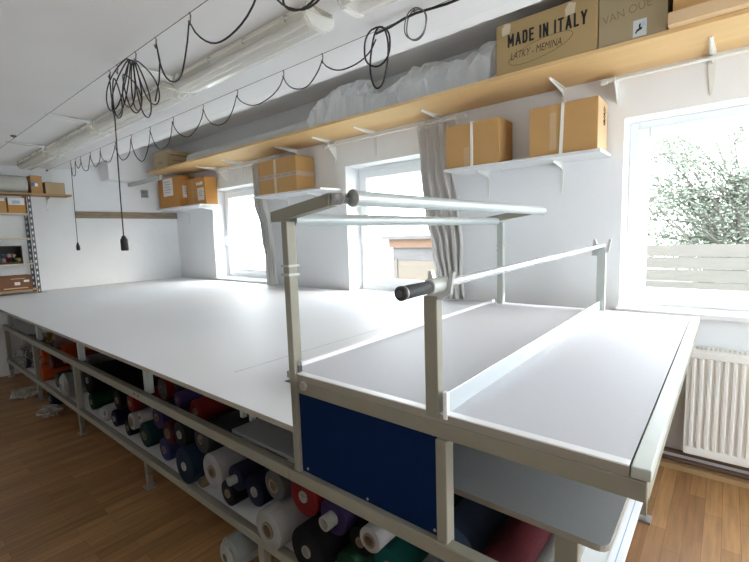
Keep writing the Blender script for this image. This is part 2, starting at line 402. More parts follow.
MB().tube([(-1.126, .007, 1.03), (-1.126, .007, 1.045), (-1.126, .013, 1.051), (-1.126, .019, 1.045), (-1.126, .019, 1.03)], .0022, 6).build('shackle', 'steel', la)

# roller lying in the forks
rr = thing('roller_bar', 'steel roller tube with black rubber grip resting in the two forked posts', 'roller', (-.492, .9, 1.385))
p0, p1 = Vector((-.497, -.195, 1.370)), Vector((-.487, 1.925, 1.400))
d = (p1 - p0).normalized()
MB().tube([p0 + d*.05, p1], .0125, 16).build('tube', 'tube_metal', rr, smooth=True)
MB().tube([p0 + d*.128, p0 + d*.130, p0 + d*.208, p0 + d*.215], [.018, .0205, .0205, .012], 20).build('sleeve', 'post_paint', rr, smooth=True)
g = MB().tube([p0, p0 + d*.004, p0 + d*.012, p0 + d*.016, p0 + d*.018, p0 + d*.124, p0 + d*.128], [.014, .0185, .0185, .0165, .0175, .0165, .014], 24).build('grip', 'rubber', rr, smooth=True)
MB().tube([p0 + d*.0135, p0 + d*.0165], .0182, 24).build('grip_ring', 'steel', g, smooth=True)
MB().tube([p0 - d*.002, p0 + d*.001], .009, 16).build('end_cap', 'dark_steel', g, smooth=True)

# ------------------------------------------------------------------ fabric rolls
for nm, c in dict(orange=(.70,.10,.012), maroon=(.10,.012,.016), charcoal=(.055,.058,.062), wrapgrey=(.16,.18,.16), black=(.008,.008,.010), green=(.01,.075,.03), white=(.62,.60,.60),
                  navy=(.010,.014,.05), red=(.28,.012,.012), teal=(.008,.055,.06), purple=(.055,.03,.13), periwinkle=(.05,.06,.19), blackgreen=(.012,.022,.018), navyteal=(.008,.03,.065),
                  beige=(.40,.30,.20), grey=(.17,.17,.17), tealB=(.01,.19,.17), blue=(.13,.21,.36), maroonC=(.13,.014,.022), greywrap=(.40,.40,.42), yellow=(.62,.50,.12), pink=(.60,.36,.32),
                  darkred=(.24,.012,.015), palegrey=(.34,.34,.34), greyrim=(.15,.13,.13), violet=(.13,.07,.25), core=(.42,.32,.22), corewhite=(.66,.64,.58)).items():
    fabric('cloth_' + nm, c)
def roll(mat, x, z, r, y0, ln, label, core='cloth_core', cr=None, proud=.0, wrap=False, rim=None, rough=.02):
    cr = cr or max(.014, min(.024, r*.34)); ci = cr*.72
    seed = random.random()*90
    t = thing('fabric_roll', label, 'fabric roll', (x, y0 + ln/2, z), 'fabric rolls under the table')
    if z - r < .05: t['group'] = 'fabric rolls on the floor'
    def wob(a, tt, i): return rough*noise.noise(Vector((math.cos(a)*1.3, math.sin(a)*1.3, tt*3 + seed)))
    b = r*.07
    prof = [(cr, 0), (r*.60, -.002), (r-b, .0), (r-b*.3, b*.35), (r, b)] + [(r, b + (ln - 2*b)*k/10) for k in range(1, 11)] + [(r-b, ln), (cr, ln), (cr, 0)]
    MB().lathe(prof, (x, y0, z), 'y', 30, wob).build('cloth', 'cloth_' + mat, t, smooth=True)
    MB().lathe([(ci, -proud-.006), (cr, -proud-.006), (cr, ln+.006), (ci, ln+.006), (ci, -proud-.006)], (x, y0, z), 'y', 20).build('core', core, t, smooth=True)
    if rim:
        MB().lathe([(r+.001, .0), (r+.004, .0), (r+.004, .05), (r+.001, .05)], (x, y0, z), 'y', 30).build('selvedge', 'cloth_' + rim, t, smooth=True)
    if wrap:
        def wob2(a, tt, i): return .09*noise.noise(Vector((math.cos(a)*3, math.sin(a)*3, tt*14 + seed)))
        pr2 = [(r*.25, -.03), (r*.8, -.022), (r*1.04, .0)] + [(r*1.05, ln*k/14) for k in range(1, 15)]
        MB().lathe(pr2, (x, y0, z), 'y', 36, wob2).build('plastic_wrap', 'plastic_bag', t, smooth=True)
    return t
W = 'cloth_corewhite'
ROLLS = [
('orange',-4.93,.288,.075,.0,1.25,'orange fabric roll at the far left on the lower shelf below the other orange ones',{}),
('maroon',-4.70,.438,.072,.03,1.2,'dark maroon roll beside the orange rolls at the left end',{}),
('charcoal',-4.56,.289,.072,.03,1.2,'charcoal roll between the orange roll and the plastic-wrapped roll',{}),
('wrapgrey',-4.20,.322,.095,.0,1.2,'thick grey-green roll in clear plastic, just left of the second leg',dict(wrap=True)),
('black',-3.70,.458,.112,.03,1.25,'thick black roll right of the leg, above the dark green roll',dict(core=W)),
('green',-3.70,.279,.065,.04,1.2,'dark green roll on the lower shelf under the thick black roll',{}),
('white',-3.38,.270,.055,.03,1.1,'short white roll in plastic standing alone between black and navy rolls',dict(wrap=True)),
('navy',-3.20,.275,.06,.03,1.2,'small navy roll with a pale core right of the white wrapped roll',dict(core=W)),
('black',-3.11,.430,.067,.03,1.2,'black roll with brown core above the small navy roll',{}),
('red',-2.881,.462,.06,.03,1.2,'bright red roll hanging above the white-wrapped cores',{}),
('white',-2.864,.345,.055,.02,1.2,'white roll with a wide brown core under the bright red roll',dict(cr=.036)),
('black',-2.965,.269,.054,.03,1.2,'black roll at the bottom left of the white roll with wide core',{}),
('white',-2.745,.400,.035,.03,1.2,'thin white roll with brown core between red and purple rolls',{}),
('teal',-2.695,.295,.08,.03,1.25,'dark teal roll with long oval beige core at the shelf edge',dict(cr=.03)),
('purple',-2.485,.468,.07,.03,1.25,'muted purple roll up under the rail above the periwinkle roll',{}),
('maroon',-2.359,.403,.068,.03,1.25,'maroon roll with beige core between purple and black-green rolls',dict(cr=.03)),
('periwinkle',-2.426,.283,.068,.03,1.2,'periwinkle blue roll on the shelf below the purple and maroon rolls',{}),
('blackgreen',-2.212,.438,.07,.03,1.2,'blackish green roll above the large dark teal-navy roll',dict(core=W)),
('navyteal',-2.09,.313,.098,-.015,1.25,'large dark teal-navy roll with white core sticking out over the rail',dict(core=W)),
('charcoal',-1.972,.480,.075,.03,1.25,'charcoal roll with brown core behind the large white roll',{}),
('white',-1.885,.332,.092,.03,1.3,'large pinkish white roll with dark hollow core pushed out past the navy rolls',dict(cr=.034)),
('beige',-1.980,.243,.028,.02,1.2,'thin bare cardboard roll beneath the large pinkish white roll',dict(cr=.024)),
('black',-1.727,.279,.063,.02,1.2,'black roll on the shelf under the navy roll with protruding white core',{}),
('navy',-1.649,.384,.062,.02,1.2,'navy roll with a white core poking out, right of the pinkish white roll',dict(core=W, proud=.03)),
('navy',-1.514,.363,.070,.03,1.2,'navy roll with flush white ring core left of the grey roll',dict(core=W)),
('grey',-1.362,.449,.066,.03,1.25,'grey roll with paper tag on top, above the big off-white roll',dict(cr=.03)),
('white',-1.325,.299,.085,-.04,1.3,'big off-white roll bulging over the shelf rail in front of the leg',dict(cr=.036)),
('red',-1.168,.474,.083,.03,1.25,'thick red roll with white core below the corner of the blue panel',dict(core=W)),
('black',-1.094,.308,.093,-.03,1.25,'thick black roll with pale core under the thick red roll',dict(core=W)),
('purple',-1.004,.452,.069,.03,1.25,'deep purple roll whose white core sticks far out',dict(core=W, proud=.04, cr=.028)),
('green',-.938,.277,.060,.03,1.2,'bottle green roll at the bottom below the purple roll',{}),
('black',-.885,.396,.056,.05,1.2,'black roll with beige core just left of the slim white roll',{}),
('white',-.805,.464,.046,.01,1.3,'slim white roll with grey hollow core under the blue panel',dict(cr=.026)),
('tealB',-.814,.285,.07,.12,1.3,'bright teal green roll under the slim white roll',dict(rough=.06)),
('blue',-.644,.315,.10,.30,1.1,'thick steel blue roll seen right of the panel stile',dict(cr=.05)),
('navy',-.479,.279,.066,.06,1.3,'navy black roll between the steel blue and maroon rolls in the near bay',{}),
('maroonC',-.422,.408,.072,.06,1.3,'ribbed maroon roll in the near bay beside the pale grey wrapped roll',{}),
('greywrap',-.340,.280,.064,.10,1.25,'pale grey crumpled roll next to the shelf support at the near end',dict(wrap=True, rough=.08)),
('yellow',-5.17,.585,.055,.12,1.2,'thin yellow roll on the top layer at the far left',{}),
('pink',-4.90,.585,.065,.12,1.2,'pale pink roll on the top layer beside the yellow roll',{}),
('orange',-4.48,.53,.085,.08,1.3,'thick orange roll on the top layer left of the second leg',{}),
('orange',-4.95,.445,.065,.02,1.2,'slim orange roll above the lowest orange one',{}),
('darkred',-4.05,.545,.075,.1,1.25,'dark red roll seen through the gap right of the thick orange roll',{}),
('palegrey',-3.92,.548,.05,.1,1.3,'pale grey slim roll lying above the thick black roll',{}),
('greyrim',-2.60,.59,.065,.12,1.25,'grey brown roll with a red selvedge end above the purple rolls',dict(rim='red')),
('violet',-2.36,.58,.045,.1,1.25,'slim violet roll on the top layer right of the red-edged roll',{}),
('red',-2.15,.561,.065,.1,1.25,'red roll on the top layer next to the grey middle shelf',{}),
('charcoal',-4.33,.435,.06,.1,1.2,'dark roll half hidden under the thick orange roll',{}),
]
rollobj = [roll(m, x, z, r, y0, ln, lb, **kw) for (m, x, z, r, y0, ln, lb, kw) in ROLLS]
# paper tag on the grey roll
gr = rollobj[25]
tagm = MB()
a0 = [R(62 + 8*k) for k in range(8)]
vs = [(gr.location.x + math.cos(a)*.0685, y, gr.location.z + math.sin(a)*.0685) for a in a0 for y in (.05, .15)]
tagm.add(vs, [(2*k, 2*k+1, 2*k+3, 2*k+2) for k in range(7)]).build('paper_tag', 'paper', gr)
# rolls on the floor
roll('wrapgrey', -1.60, .072, .07, -.06, 1.1, 'grey roll in crinkled plastic lying on the floor beneath the big off-white roll', wrap=True)
roll('navy', -4.74, .082, .08, .0, 1.2, 'dark blue roll lying on the floor under the orange rolls')

def crumple(name, label, cat, c, size, mat, seed, inner=None):
    t = thing(name, label, cat, (c[0], c[1], c[2]-size[2]), None)
    bm = bmesh.new(); bmesh.ops.create_icosphere(bm, subdivisions=4, radius=1)
    for v in bm.verts:
        p = v.co.copy(); n1 = noise.noise(p*1.6 + Vector((seed, 0, 0))); n2 = noise.noise(p*4 + Vector((0, seed, 0))); n3 = abs(noise.noise(p*7 + Vector((seed, seed, 0))))
        k = 1 + .35*n1 + .18*n2 - .15*n3
        q = Vector((p.x*size[0]*k, p.y*size[1]*k, p.z*size[2]*k))
        q.z = max(q.z, -size[2])
        v.co = q + Vector((0, 0, size[2]))
    me = bpy.data.meshes.new('film'); bm.to_mesh(me); bm.free(); me.materials.append(MAT[mat])
    o = bpy.data.objects.new('film', me); COL.objects.link(o); o.parent = t
    if inner:
        MB().lathe([(0, -inner[1]), (inner[0], -inner[1]), (inner[0], inner[1]), (0, inner[1])], (c[0], c[1], c[2]-size[2]+inner[0]+.004), 'y', 18).build('cloth', inner[2], t, smooth=True)
    return t
crumple('plastic_bag', 'crumpled clear plastic bag on the floor under the left rolls', 'bag', (-5.27, -.08, .055), (.10, .11, .055), 'plastic_bag', 3.)
crumple('plastic_bag', 'flattened clear plastic scrap by the floor roll beside the second leg', 'bag', (-4.50, -.06, .045), (.11, .09, .045), 'plastic_bag', 8.)
crumple('wrapped_bundle', 'fabric bundle in torn clear plastic left of the orange rolls on the shelf', 'bundle', (-5.25, .18, .36), (.12, .17, .145), 'plastic_bag', 5., (.09, .13, 'cloth_white'))
crumple('wrapped_bundle', 'grey plastic-wrapped bundle beside the leg at the far left', 'bundle', (-5.62, .14, .37), (.13, .17, .155), 'plastic_bag', 11., (.09, .13, 'cloth_charcoal'))
crumple('wrapped_bundle', 'bluish plastic-wrapped bundle at the left picture edge on the shelf', 'bundle', (-6.05, .22, .36), (.13, .17, .145), 'plastic_bag', 14., (.09, .13, 'cloth_navy'))

# ------------------------------------------------------------------ wall shelves
YS = 1.66
sh = thing('wall_shelf', 'long light wood shelf high on the window wall carrying boxes and plastic', 'shelf', (-2.5, YW, 2.455))
box(-6.16, 1.3, YS, YW-.004, 2.455, 2.475).build('board', 'shelf_wood', sh)
def bracket(parent, x, ztop, depth, drop, w=.034):
    yb = YW-.002
    m = MB()
    m.prism([(x-w/2, ztop-.002), (x+w/2, ztop-.002), (x+w*.42, ztop-drop*.55), (x+w*.16, ztop-drop), (x-w*.16, ztop-drop), (x-w*.42, ztop-drop*.55)], 'y', yb-.005, yb)
    m.prism([(yb, ztop-.006), (yb-depth, ztop-.006), (yb-depth, ztop-.014), (yb-.03, ztop-.036), (yb, ztop-.055)], 'x', x-.003, x+.003)
    m.prism([(x-w/2, yb), (x+w/2, yb), (x+w*.2, yb-depth), (x-w*.2, yb-depth)], 'z', ztop-.006, ztop-.001)
    return m.build('bracket', 'white_metal', parent)
for x in (-6.0, -5.15, -4.55, -3.55, -2.98, -2.45, -1.75, -.80, -.005, .75): bracket(sh, x, 2.455, .30, .22)
def white_shelf(x0, x1, y0, z, label, bx):
    t = thing('wall_shelf', label, 'shelf', ((x0+x1)/2, YW, z))
    box(x0, x1, y0, YW-.004, z, z+.019).build('board', 'white_board', t, bevel=.002)
    for x in bx: bracket(t, x, z, .20, .20, .026)
    return t
white_shelf(-1.56, -.50, 1.85, 1.961, 'short white shelf right of the second window with two plain brown boxes', (-1.34, -.80))
white_shelf(-4.03, -2.91, 1.86, 1.961, 'short white shelf between the first and second windows', (-3.75, -3.2))
white_shelf(-6.36, -5.12, 1.84, 1.961, 'short white shelf in the far corner by the left wall', (-6.0, -5.35))

def carton(label, x0, x1, y0, y1, z0, z1, mat, tape=None, name='cardboard_box', group=None, tapemat='tape', lip=True):
    t = thing(name, label, 'box', ((x0+x1)/2, (y0+y1)/2, z0), group)
    box(x0, x1, y0, y1, z0, z1).build('carton', mat, t, bevel=.004)
    if tape is not None:
        w = .025
        MB().box(tape-w, tape+w, y0-.0009, y0-.0003, z0+.0, z1).box(tape-w, tape+w, y0, y1, z1+.0003, z1+.0009).build('tape', tapemat, t)
    if lip:
        MB().box(x0+.004, x1-.004, (y0+y1)/2-.0015, (y0+y1)/2+.0015, z1+.0001, z1+.0012).build('flap_gap', 'card_brown', t)
    return t
Z2 = 1.9805
b1 = carton('plain brown box with white strap on the left half of the right white shelf', -1.553, -1.137, 1.87, 2.11, Z2, 2.288, mat='card')
MB().box(-1.352, -1.332, 1.866, 1.8695, Z2, 2.291).box(-1.352, -1.332, 1.866, 2.11, 2.289, 2.292).build('strap', 'strap_white', b1)
box(-1.405, -1.358, 1.8692, 1.8698, Z2+.002, 2.12).build('tape', 'tape', b1)
b2 = carton('wider brown box with scribbled pale end on the right white shelf', -.930, -.522, 1.87, 2.12, Z2, 2.290, mat='card')
MB().prism([(-.730, 2.292), (-.712, 2.292), (-.722, Z2), (-.742, Z2)], 'y', 1.866, 1.8695).build('strap', 'strap_white', b2)
box(-.80, -.762, 1.8692, 1.8698, Z2+.03, 2.24).build('tape', 'tape', b2)
box(-.5218, -.5212, 1.873, 2.117, Z2+.003, 2.287).build('pale_end', 'card_light', b2)
sb = MB()
for k, zz in enumerate((2.225, 2.205, 2.183, 2.16, 2.14)): sb.tube([(-.5205, 2.0, zz), (-.5205, 2.02+.01*(k % 2), zz+.03), (-.5205, 2.035, zz+.002), (-.5205, 2.06, zz+.025)], .0018, 5)
sb.build('scribble', 'ink', b2)
b3 = carton('brown box with printed tape band round the middle, beside the first window curtain', -3.90, -3.275, 1.88, 2.13, Z2, 2.335, mat='card', lip=True)
MB().box(-3.901, -3.274, 1.8790, 1.8797, 2.135, 2.180).box(-3.2743, -3.2738, 1.88, 2.13, 2.135, 2.180).build('tape', 'tape_print', b3)
box(-3.63, -3.59, 1.8788, 1.8795, Z2, 2.335).build('vertical_tape', 'tape_clear', b3)
for k, txt in enumerate(range(5)):
    pk = MB()
    for q in range(9): pk.box(-3.87+k*.13+q*.010, -3.87+k*.13+q*.010+.006, 1.8775, 1.8785, 2.150 + .002*(q % 3), 2.168 - .003*(q % 2))
    pk.build('tape_lettering', 'ink_grey', b3)
b4 = carton('orange-brown box with white paper sheet, leftmost on the corner white shelf', -6.29, -5.682, 1.87, 2.10, Z2, 2.398, mat='card_orange')
def paper(parent, pts, face='front', pos=0., lines=5):
    (a0, a1, z0, z1) = pts
    (box(a0, a1, pos-.001, pos-.0003, z0, z1) if face == 'front' else box(pos+.0003, pos+.001, a0, a1, z0, z1)).build('paper_label', 'paper', parent)
    m = MB()
    for k in range(lines):
        zz = z1 - (z1-z0)*(.18 + .15*k); e_ = a0 + (a1-a0)*(.85 if k % 2 else .7)
        if face == 'front': m.box(a0+(a1-a0)*.15, e_, pos-.0016, pos-.001, zz-.004, zz+.003)
        else: m.box(pos+.001, pos+.0016, a0+(a1-a0)*.15, e_, zz-.004, zz+.003)
    m.build('print', 'ink_grey', parent)
paper(b4, (-6.15, -5.86, 2.145, 2.385), 'front', 1.87)
paper(b4, (1.915, 2.03, 2.105, 2.265), 'side', -5.682, 4)
b5 = carton('orange-brown box with two small labels, right end of the corner white shelf', -5.66, -5.17, 1.96, 2.13, Z2, 2.335, mat='card_orange', tape=-5.50)
paper(b5, (-5.37, -5.21, 2.04, 2.20), 'front', 1.96, 4); paper(b5, (-5.39, -5.23, 2.24, 2.28), 'front', 1.96, 1)

# boxes on the long shelf
ZS = 2.476
m1 = carton('large khaki box printed MADE IN ITALY on the long shelf', -1.066, -.490, YS+.004, 2.12, ZS, 2.772, mat='card_khaki')
GL = {'M': (.70, [[(0,0),(0,1),(.35,.3),(.70,1),(.70,0)]]), 'A': (.60, [[(0,0),(.30,1),(.60,0)], [(.13,.30),(.47,.30)]]),
      'D': (.50, [[(0,0),(0,1),(.28,1),(.44,.92),(.50,.72),(.50,.28),(.44,.08),(.28,0),(0,0)]]), 'E': (.44, [[(.44,0),(0,0),(0,1),(.44,1)], [(0,.52),(.38,.52)]]),
      'I': (.0, [[(0,0),(0,1)]]), 'N': (.52, [[(0,0),(0,1),(.52,0),(.52,1)]]), 'T': (.54, [[(0,1),(.54,1)], [(.27,1),(.27,0)]]), 'L': (.42, [[(0,1),(0,0),(.42,0)]]), 'Y': (.56, [[(0,1),(.28,.46),(.56,1)], [(.28,.46),(.28,0)]])}
def block_text(txt, x, y, z, h, sx, wt, gap, space):
    m = MB(); cx_ = x
    for ch in txt:
        if ch == ' ': cx_ += space*h; continue
        w_, strokes = GL[ch]
        for st in strokes:
            for (a, b) in zip(st, st[1:]):
                p = Vector((cx_+a[0]*h*sx, z+a[1]*h)); q = Vector((cx_+b[0]*h*sx, z+b[1]*h)); d_ = (q-p).normalized()*wt*.5; n_ = Vector((-d_.y, d_.x))
                c4 = [p-d_-n_, q+d_-n_, q+d_+n_, p-d_+n_]
                m.add([(v.x, y, v.y) for v in c4], [(0,1,2,3)])
        cx_ += w_*h*sx + gap*h
    return m
block_text('MADE IN ITALY', -.985, YS+.0025, 2.632, .062, .62, .0115, .33, .36).build('printed_text', 'ink', m1)
text_mesh('handwriting', 'LÁTKY - MEMINA', .052, -.972, YS+.0025, 2.548, 'ink_pen', m1, sx=.66, shear=.25, rot=R(1.5))
el = MB(); el.tube([(-.80+.185*math.cos(R(a)), YS+.003, 2.568+.050*math.sin(R(a)) + .03*math.cos(R(a))) for a in range(0, 360, 10)], .0011, 5, closed=True); el.build('pen_oval', 'ink_pen', m1)
for (x, z) in ((-1.0, 2.73), (-.63, 2.725)):
    MB().prism([(x-.025, z-.028), (x+.022, z-.02), (x+.028, z+.03), (x-.01, z+.042), (x-.03, z+.01)], 'y', YS+.0028, YS+.0035).build('tape', 'tape_clear', m1)
m2 = carton('grey-brown box with faint marker writing and a small sticker', -.484, -.174, YS+.006, 2.12, ZS, 2.775, mat='card_grey')
text_mesh('handwriting', 'VAN OUE', .042, -.462, YS+.0045, 2.588, 'ink_faint', m2, sx=.86, rot=R(8))
stp = box(-.322, -.262, YS+.0045, YS+.0055, 2.484, 2.566).build('sticker', 'sticker', m2)
MB().prism([(-.312, 2.505), (-.306, 2.518), (-.296, 2.524), (-.297, 2.538), (-.291, 2.550), (-.288, 2.542), (-.289, 2.530), (-.285, 2.524), (-.279, 2.528), (-.283, 2.516), (-.294, 2.512), (-.303, 2.508), (-.308, 2.498)], 'y', YS+.0035, YS+.0043).build('leaping_emblem', 'ink', stp)
box(-.286, -.268, YS+.0035, YS+.0043, 2.530, 2.552).build('blue_mark', 'sticker_blue', stp)
m3 = thing('lidded_box', 'brown box standing in a pale cardboard tray that overhangs the shelf front at right', 'box', (.25, 1.85, ZS))
box(-.150, .70, 1.625, 2.12, ZS+.012, 2.775).build('carton', 'card', m3, bevel=.004)
tr = MB(); tr.box(-.166, .72, 1.60, 1.612, ZS-.0, ZS+.055); tr.box(-.166, -.154, 1.612, 2.13, ZS, ZS+.055); tr.box(.708, .72, 1.612, 2.13, ZS, ZS+.055); tr.box(-.166, .72, 2.118, 2.13, ZS, ZS+.055); tr.box(-.154, .708, 1.612, 2.118, ZS, ZS+.008)
tr.build('tray', 'card_light', m3)
s1 = carton('small pale box with printed mark at the far end of the long shelf', -5.97, -5.585, 1.69, 2.08, ZS, 2.70, mat='card_pale')
box(-5.83, -5.72, 1.6885, 1.6895, 2.54, 2.565).build('print', 'ink_grey', s1)
MB().box(-5.5845, -5.5838, 1.74, 1.98, 2.635, 2.65).box(-5.5845, -5.5838, 1.76, 1.9, 2.57, 2.58).build('side_print', 'ink_faint', s1)
rt = thing('paper_tube', 'long pale grey roll lying along the wall shelf left of the plastic', 'roll', (-4.1, 1.82, ZS))
MB().lathe([(.03, -5.25), (.064, -5.25), (.066, -5.23), (.066, -2.86), (.03, -2.86), (.03, -5.25)], (0, 1.84, ZS+.067), 'x', 26).build('sheet', 'tube_paper', rt, smooth=True)
MB().lathe([(.022, -5.27), (.03, -5.27), (.03, -2.85), (.022, -2.85), (.022, -5.27)], (0, 1.84, ZS+.067), 'x', 18).build('core', 'cloth_core', rt, smooth=True)

# crumpled clear plastic on the long shelf
pb = thing('plastic_sheeting', 'crumpled clear plastic sheeting heaped on the long wooden shelf', 'plastic', (-1.95, 1.87, ZS))
prof_h = [(-2.86, .16), (-2.80, .30), (-2.62, .31), (-2.45, .35), (-2.32, .36), (-2.2, .27), (-2.06, .15), (-1.92, .20), (-1.76, .27), (-1.6, .27), (-1.48, .22), (-1.33, .22), (-1.24, .29), (-1.14, .31), (-1.085, .08)]
def hgt(x):
    for (a, ha), (b, hb) in zip(prof_h, prof_h[1:]):
        if a <= x <= b: return ha + (hb-ha)*(x-a)/(b-a)
    return .02
mb = MB(); NX, NA = 40, 9; rf = random.Random(4)
def ridge(v): return 1 - 2*abs(noise.noise(v))
for i in range(NX+1):
    x = -2.86 + (1.775)*i/NX; h = hgt(x)
    for k in range(NA+1):
        a = math.pi*k/NA
        yy = 1.675 + .36*(1-math.cos(a))/2; zz = ZS+.003 + h*math.sin(a)**.75 if 0 < k < NA else ZS+.003
        nv = .050*(ridge(Vector((x*3.4 + zz*2, yy*3.0, zz*4.5 - x*1.5))) - .55) + .030*(rf.random()-.5)
        if k in (0, NA): nv *= .15
        mb.v.append((x + nv*.6 + .030*(rf.random()-.5), min(2.05, max(1.664, yy - nv*math.cos(a)*1.1)), max(ZS+.003, min(zz + nv*math.sin(a), 2.80))))
for i in range(NX):
    for k in range(NA):
        p = i*(NA+1)+k
        mb.f += [(p, p+1, p+NA+2), (p, p+NA+2, p+NA+1)] if (i+k) % 2 else [(p, p+1, p+NA+1), (p+1, p+NA+2, p+NA+1)]
fo = mb.build('film', 'plastic_film', pb)
mb = MB()
MB().lathe([(.0, -2.70), (.06, -2.70), (.064, -2.66), (.064, -1.22), (.0, -1.22)], (0, 1.93, ZS+.072), 'x', 20, lambda a, tt, i: .12*noise.noise(Vector((math.cos(a), math.sin(a), tt*4)))).build('wrapped_cloth', 'tube_grey', pb, smooth=True)

# ------------------------------------------------------------------ curtain rods and curtains
def rod(x0, x1, z, label, rings):
    t = thing('curtain_rod', label, 'curtain rod', ((x0+x1)/2, 2.05, z))
    MB().tube([(x0, 2.05, z), (x1, 2.05, z)], .011, 12).build('rod', 'white_metal', t, smooth=True)
    for x in (x0, x1): MB().lathe([(0,-.02),(.016,-.018),(.018,0),(.016,.018),(0,.02)], (x, 2.05, z), 'x', 14).build('finial', 'white_metal', t, smooth=True)
    for x in (x0+.06, x1-.06):
        MB().prism([(2.03, z-.014), (YW-.001, z-.13), (YW-.001, z+.03), (2.03, z+.014)], 'x', x-.003, x+.003).build('rod_bracket', 'white_metal', t)
    for x in rings:
        MB().tube([(x, 2.05+.017*math.cos(R(a)), z-.004+.017*math.sin(R(a))) for a in range(0, 360, 30)], .002, 6, closed=True).build('ring', 'steel', t)
rod(-5.00, -3.86, 2.385, 'curtain rod above the first window from the far wall', [-4.20, -4.15, -4.11, -4.07])
rod(-3.02, -1.50, 2.395, 'curtain rod above the middle window', [-1.90, -1.84, -1.78, -1.72, -1.66])
rod(-.53, 1.70, 2.408, 'curtain rod above the near window', [])
def curtain(label, cl, seed):
    """cl: list of (z, x_left, x_right, depth)"""
    t = thing('curtain', label, 'curtain', ((cl[-1][1]+cl[-1][2])/2, 2.06, cl[-1][0]))
    NU, NV = 64, 44; m = MB()
    zs = [c[0] for c in cl]
    for j in range(NV+1):
        z = zs[0] + (zs[-1]-zs[0])*j/NV
        for (z0, a0, b0, d0), (z1, a1, b1, d1) in zip(cl, cl[1:]):
            if z0 >= z >= z1:
                q = (z0-z)/(z0-z1); q = q*q*(3-2*q); a = a0+(a1-a0)*q; b = b0+(b1-b0)*q; dd = d0+(d1-d0)*q; break
        for i in range(NU+1):
            u = i/NU; ph = u*2*math.pi*4.5 + .9*math.sin(z*2.2+seed) + u*2*noise.noise(Vector((u*3, z*1.2, seed)))
            x = a + (b-a)*u + .010*math.sin(ph*2 + z*3)
            y = 2.045 + dd*math.sin(ph) + .012*noise.noise(Vector((u*7, z*5, seed)))
            m.v.append((x, min(y, YW-.012) if x < -3 or True else y, z))
    for j in range(NV):
        for i in range(NU):
            p = j*(NU+1)+i; m.f.append((p, p+1, p+NU+2, p+NU+1))
    o = m.build('cloth', 'curtain', t, smooth=True)
    sd = o.modifiers.new('thick', 'SOLIDIFY'); sd.thickness = .003
    return t
curtain('grey curtain gathered at the right side of the first window', [(2.367, -4.23, -4.06, .022), (1.96, -4.21, -4.05, .025), (1.62, -4.12, -3.95, .02), (1.3, -4.08, -3.93, .022), (ZM+.01, -4.08, -3.92, .022)], 1.)
curtain('grey curtain with darker folds at the right side of the middle window', [(2.378, -1.93, -1.64, .028), (2.05, -1.915, -1.61, .035), (1.7, -1.88, -1.55, .035), (1.38, -1.80, -1.52, .03), (1.15, -1.74, -1.53, .028), (ZM+.01, -1.76, -1.52, .03)], 4.)
pp = thing('wall_profile', 'grey metal rail from the left wall, ending below the long shelf', 'rail', (-5.9, 1.51, 2.29))
box(-6.382, -5.42, 1.49, 1.535, 2.288, 2.334).build('profile', 'tube_grey', pp, bevel=.004)

# ------------------------------------------------------------------ radiator
ra = thing('radiator', 'white ribbed panel radiator under the near window', 'radiator', (.62, 2.08, .145))
x0, x1 = -.045, 1.35; pts = []
pts2 = [(x0, 2.045)]
n = int((x1-x0-.03)/.037)
for k in range(n):
    xa = x0+.015+k*.037
    pts2 += [(xa, 2.045), (xa+.006, 2.030), (xa+.019, 2.030), (xa+.025, 2.045)]
pts2 += [(x1, 2.045), (x1, 2.062), (x0, 2.062)]
MB().prism(pts2, 'z', .195, .735).build('front_panel', 'radiator', ra)
MB().box(x0, x1, 2.033, 2.062, .735, .775).box(x0, x1, 2.033, 2.062, .145, .195).build('panel_edge', 'radiator', ra, bevel=.006)
box(x0, x1, 2.10, 2.128, .15, .775).build('back_panel', 'radiator', ra, bevel=.004)
box(x0-.004, x0, 2.032, 2.13, .15, .785).build('side_plate', 'radiator', ra); box(x1, x1+.004, 2.032, 2.13, .15, .785).build('side_plate', 'radiator', ra)
gm = MB().box(x0, x1, 2.036, 2.040, .775, .787).box(x0, x1, 2.124, 2.128, .775, .787)
k = x0
while k < x1: gm.box(k, k+.009, 2.040, 2.124, .779, .787); k += .0215
gm.build('top_grille', 'radiator', ra)
box(x0+.01, x1-.01, 2.063, 2.099, .20, .745).build('interior_shade', 'shade_dark', ra)  # solid block, dark colour stands in for the shade inside the radiator
for (z, lb) in ((.105, 'upper brown heating pipe along the wall under the radiator'), (.055, 'lower brown heating pipe just above the floor skirting')):
    MBp = thing('heating_pipe', lb, 'pipe', (.5, 2.12, z))
    MB().tube([(-1.0, 2.118, z), (XR-.01, 2.118, z)], .014, 12).build('pipe', 'pipe', MBp, smooth=True)
    for x in (-.5, .35, 1.2): box(x-.008, x+.008, 2.118, YW, z-.018, z+.018).build('clip', 'steel', MBp)
struct(box(-.25, XR, 2.085, YW, 0, .030).build('trim_2', 'skirting'))

